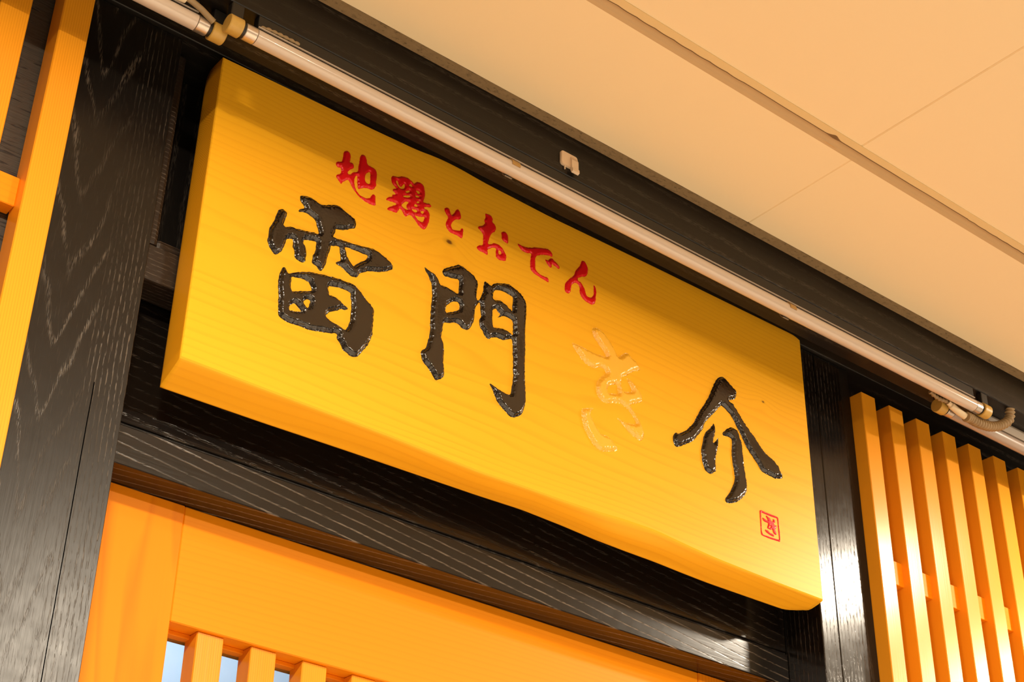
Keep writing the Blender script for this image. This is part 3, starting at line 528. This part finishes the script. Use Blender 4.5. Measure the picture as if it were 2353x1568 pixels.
holes = []
KIND = {'black': ('ink_black', 1.2, .24, 3.4, 3.8), 'gold': ('ink_gold', 1.2, .22, 4.0, 3.4), 'red': ('ink_red', .85, .16, 1.7, 1.5)}
GROUPS = [(('thunder_top', 'thunder_bottom'), 'carved_character', 'first big black carved character'), (('gate',), 'carved_character', 'second big black carved character'),
          (('ki_main', 'ki_tail'), 'carved_character', 'gold carved hiragana character'), (('kai_roof', 'kai_left', 'kai_right'), 'carved_character', 'last big black carved character'),
          (('earth',), 'carved_letter', 'small red carved kanji, first of the top line'), (('fowl',), 'carved_letter', 'small dense red carved kanji'), (('to',), 'carved_letter', 'small red carved hiragana'),
          (('o_main', 'o_dot'), 'carved_letter', 'small red carved hiragana with a dot'), (('de_main', 'de_dots'), 'carved_letter', 'small red carved hiragana with two ticks'), (('n',), 'carved_letter', 'last small red carved hiragana'),
          (('seal_frame', 'seal_glyph', 'seal_sweep'), 'carved_seal', 'small red carved seal in a frame')]
LD = {l[0]: l for l in LETTERS}
for names, pname, plabel in GROUPS:
    vs, fs = [], []
    for nm in names:
        _, kind, outer, hs = LD[nm]
        mat, step, jit, wall, deep = KIND[kind]
        if nm.startswith('seal'): step, jit, wall, deep = .42, .05, .75, 1.1
        loops = [resample(q, step, jit) for q in [outer] + hs]
        holes += loops
        lo, hi = loops[0].min(0), loops[0].max(0)
        g = np.stack(np.meshgrid(np.arange(lo[0], hi[0], step), np.arange(lo[1], hi[1], step)), -1).reshape(-1, 2)
        g = g + rng.normal(size=g.shape) * step * .16
        g = g[inside(g, loops)]; d = dist_to(g, loops); g = g[d > step * .45]
        V, F = cdt(loops, g)
        D = dist_to(V, loops)
        g0 = step * .62
        q = np.clip((D - g0) / wall, 0, 1); dep = deep * (q * q * (3 - 2 * q)) ** .8 - ((.34 if kind == 'gold' else .16) * deep) * np.clip(1 - np.abs(D - g0) / g0, 0, 1)
        chis = np.sin(V[:, 0] * 1.9 + 3 * np.sin(V[:, 1] * .7)) * np.sin(V[:, 1] * 1.7 + 2 * np.sin(V[:, 0] * .5))
        dep = dep + (.18 * chis + rng.normal(size=len(V)) * .30) * np.clip(D / (wall * .5), 0, 1) * np.clip(2.0 - D / (wall * .9), .03, 1) * (deep / 3.5)
        dep[D < 1e-6] = 0
        k = len(vs); vs += [(OX + a / 1000, YF - h / 1000, OZ + b / 1000) for (a, b), h in zip(V, dep)]
        fs += [tuple(int(i) + k for i in f) for f in F]
    me = bpy.data.meshes.new('mesh'); me.from_pydata(vs, [], fs)
    # front is -y
    me.update()
    bm = bmesh.new(); bm.from_mesh(me)
    for f in bm.faces:
        f.normal_update()
        if f.normal.y > 0: f.normal_flip()
        f.smooth = True
    bm.to_mesh(me); bm.free()
    o = link(pname, me, MAT[KIND[LD[names[0]][1]][0]], sg); o['label'] = plabel
# the board itself, its face cut out where the raised characters sit
front = np.array(ring_pts(0, 1.0))
V, F = cdt([front] + holes, np.zeros((0, 2)))
rings = [ring_pts(t) for t in TT[1:]]
bm = bmesh.new()
fv = [bm.verts.new((OX + a / 1000, YF, OZ + b / 1000)) for a, b in V]
for f in F:
    fc = bm.faces.new([fv[i] for i in f]); fc.normal_update()
    if fc.normal.y > 0: fc.normal_flip()
n = len(front); prev = fv[:n]          # delaunay keeps the input order
for t, rg in zip(TT[1:], rings):
    cur = [bm.verts.new((OX + a / 1000, YF + TH * t, OZ + b / 1000)) for a, b in rg]
    for i in range(n):
        fc = bm.faces.new((prev[i], prev[(i + 1) % n], cur[(i + 1) % n], cur[i])); fc.smooth = t > .03
    prev = cur
bm.faces.new(prev)
bm.normal_update()
me = bpy.data.meshes.new('mesh')
cy = YF + TH / 2
for f in bm.faces:
    if len(f.verts) == 4: f.normal_flip()
    elif len(f.verts) > 4 and f.normal.y < 0: f.normal_flip()
bm.to_mesh(me); bm.free()
link('board', me, MAT['sign'], sg)
link('hanging_cleat', box(OX + .08, OX + XW / 1000 - .08, YF + TH, 1.0165 * S, EYE + .712 * S, EYE + .734 * S, .0005), MAT['rail_black'], sg)

# ------------------------------------------------------------------ tube lamps under the beam
R = .0079
ZS = EYE + .9106 * S          # underside of the beam
def lamp(label, y, z, x0, x1, caps, clips, group='slim tube lamps under the beam', basex=None):
    yc, zc = y * S, EYE + z * S
    t = thing('tube_lamp', label, 'lamp', (x0 * S, yc, ZS), group)
    a, b = x0 * S, x1 * S
    link('glass_tube', lathe_x([(a, R), (b, R)], yc, zc, 48), MAT['tube_grey'] if basex else MAT['tube'], t)
    b0, b1 = basex or (x0, x1)
    link('base_channel', box(b0 * S, b1 * S, yc - .0040, yc + .0060, zc + R + .0012, ZS, .0006), MAT['grey_base'] if basex else MAT['socket_black'], t)
    link('base_lip', box(b0 * S, b1 * S, yc - .0056, yc - .0036, zc + R + .0004, zc + R + .0018, .0003), MAT['grey_base'], t)
    for side in caps:
        e, sgn = (a, -1) if side == 'L' else (b, 1)
        link('metal_band', lathe_x([(e + sgn * .0004, R * .93), (e + sgn * .0008, R * 1.02), (e + sgn * .0118, R * 1.02), (e + sgn * .0124, R * .96)], yc, zc, 48), MAT['metal'], t)
        link('black_ring', lathe_x([(e + sgn * .0120, R * .90), (e + sgn * .0160, R * .90)], yc, zc, 40), MAT['socket_black'], t)
        c = link('socket_cap', lathe_x([(e + sgn * .0155, R * 1.06), (e + sgn * .0162, R * 1.18), (e + sgn * .0292, R * 1.18), (e + sgn * .0300, R * 1.10), (e + sgn * .0302, R * .5)], yc, zc, 48), MAT['yellow_cap'], t)
        link('socket_foot', box(min(e + sgn * .016, e + sgn * .029), max(e + sgn * .016, e + sgn * .029), yc - .0045, yc + .0045, zc + R * .6, ZS, .0008), MAT['socket_black'], t)
    for cx in clips:
        cx *= S; w = .0052
        # spring clip: amber tab over the front, smoky leg behind
        def arc(a0, a1, r0, r1, w0=w, dx=0):
            n = 10; pr = [(yc + r1 * math.cos(a0 + (a1 - a0) * k / n), zc + r1 * math.sin(a0 + (a1 - a0) * k / n)) for k in range(n + 1)] + \
                         [(yc + r0 * math.cos(a1 + (a0 - a1) * k / n), zc + r0 * math.sin(a1 + (a0 - a1) * k / n)) for k in range(n + 1)]
            return prism_x(pr, [cx + dx - w0, cx + dx + w0])
        link('spring_clip', arc(math.radians(95), math.radians(190), R + .0001, R + .0011), MAT['clip'], t)
        link('clip_leg', arc(math.radians(85), math.radians(-62), R + .0012, R + .0024, w * .9, 0), MAT['clip_grey'], t)
    return t
L1 = lamp('long unlit white tube lamp above the signboard, with two amber clips', .905, .8897, .4515, 1.3850, 'LR', (.7195, 1.0835))
L2 = lamp('unlit white tube lamp entering at the top left corner, yellow end cap', .9215, .8897, -.30, .4058, 'R', ())
L3 = lamp('unlit white tube lamp above the slats at the far right, yellow end cap', .9300, .8890, 1.3790, 2.60, 'L', (), basex=(1.43, 2.60))

# cables and plugs
t = thing('lamp_cable', 'beige corrugated cable loop joining the two tube lamps above the right slats', 'cable', (1.61, 1.054, ZS), None)
cp = spline([(1.588, 1.0500, 1.0085 + EYE), (1.5975, 1.0510, 1.0105 + EYE), (1.6085, 1.0520, 1.0105 + EYE), (1.6235, 1.0520, 1.0112 + EYE), (1.6390, 1.0515, 1.0135 + EYE), (1.6560, 1.0500, 1.0190 + EYE), (1.6690, 1.0465, 1.0265 + EYE), (1.6760, 1.0430, 1.0345 + EYE), (1.6760, 1.0400, 1.0475 + EYE)], 30)
link('corrugated_sleeve', tube(cp, lambda L: .0060 + .0009 * math.sin(L * 2 * PI / .0052), 18), MAT['cable'], t)
link('plug', tube(spline([(1.5585, 1.0535, 1.0205 + EYE), (1.5690, 1.0535, 1.0165 + EYE), (1.5795, 1.0525, 1.0125 + EYE), (1.5880, 1.0510, 1.0095 + EYE)], 8), lambda L: .0034 if L < .006 else .0046, 14), MAT['plug'], t)
link('wire', tube(spline([(1.5240, 1.0545, 1.0240 + EYE), (1.5350, 1.0550, 1.0215 + EYE), (1.5455, 1.0550, 1.0205 + EYE), (1.5540, 1.0545, 1.0215 + EYE), (1.5600, 1.0540, 1.0205 + EYE)], 20), lambda L: .0026 + .0006 * math.sin(L * 2 * PI / .006), 12), MAT['cable'], t)
t = thing('lamp_cable', 'thin cable and plug behind the tube lamp at the top left', 'cable', (.46, 1.048, ZS))
link('wire', tube(spline([(.436, 1.0488, 1.0400 + EYE), (.448, 1.0488, 1.0362 + EYE), (.4560, 1.0488, 1.0345 + EYE), (.4655, 1.0490, 1.0315 + EYE), (.4733, 1.0492, 1.0276 + EYE), (.4802, 1.0495, 1.0243 + EYE)], 8), .0030, 12), MAT['cable'], t)
link('plug', tube([(.432, 1.0500, 1.0335 + EYE), (.4365, 1.0500, 1.0340 + EYE), (.448, 1.0500, 1.0352 + EYE), (.4495, 1.0500, 1.0354 + EYE)], .0046, 14), MAT['plug'], t)
t = thing('lamp_cable', 'short beaded beige wire lying along the left end of the long tube lamp', 'cable', (.54, 1.033, ZS))
link('beaded_wire', tube(spline([(.5215, 1.0385, 1.0345 + EYE), (.5290, 1.0372, 1.0358 + EYE), (.5420, 1.0366, 1.0363 + EYE), (.5560, 1.0364, 1.0364 + EYE), (.5640, 1.0366, 1.0364 + EYE)], 40), lambda L: .0011 + .0009 * abs(math.sin(L * PI / .0062)), 10), MAT['cable'], t)

# ------------------------------------------------------------------ adhesive hook on the beam
yh = .9008 * S
def hz(v): return EYE + v * .9008 * S
hk = thing('adhesive_hook', 'small cream plastic hook stuck on the black beam', 'hook', (.870 * .9008 * S, yh, hz(1.020)))
x0, x1 = .8583 * .9008 * S, .8808 * .9008 * S
bm = bmesh.new(); bmesh.ops.create_cube(bm, size=1)
for v in bm.verts: v.co = Vector(((x0 + x1) / 2 + v.co.x * (x1 - x0), yh - .0014 + v.co.y * .0028, (hz(1.0205) + hz(1.0382)) / 2 + v.co.z * (hz(1.0382) - hz(1.0205))))
bmesh.ops.bevel(bm, geom=[e for e in bm.edges if abs(e.verts[0].co.y - e.verts[1].co.y) > .001], offset=.0035, segments=5, profile=.5, affect='EDGES')
bmesh.ops.bevel(bm, geom=[e for e in bm.edges if e.verts[0].co.y < yh - .002 and e.verts[1].co.y < yh - .002], offset=.0006, segments=2, affect='EDGES')
link('plate', from_bm(bm), MAT['hook'], hk)
xa, xb = x0 + (x1 - x0) * .55, x1 - .0012
link('hook_arm', prism_x([(yh - .0026, hz(1.034)), (yh - .0026, hz(1.0170)), (yh - .0040, hz(1.0138)), (yh - .0068, hz(1.0150)), (yh - .0064, hz(1.0190)), (yh - .0052, hz(1.0180)), (yh - .0050, hz(1.0300)), (yh - .0036, hz(1.0335))], [xa, xb]), MAT['hook'], hk)
link('pin', box(x0 + .0052, x0 + .0066, yh - .0020, yh - .0006, hz(1.0160), hz(1.0208), .0003), MAT['hook'], hk)

for o in bpy.data.objects:
    if '_b' in o: del o['_b']
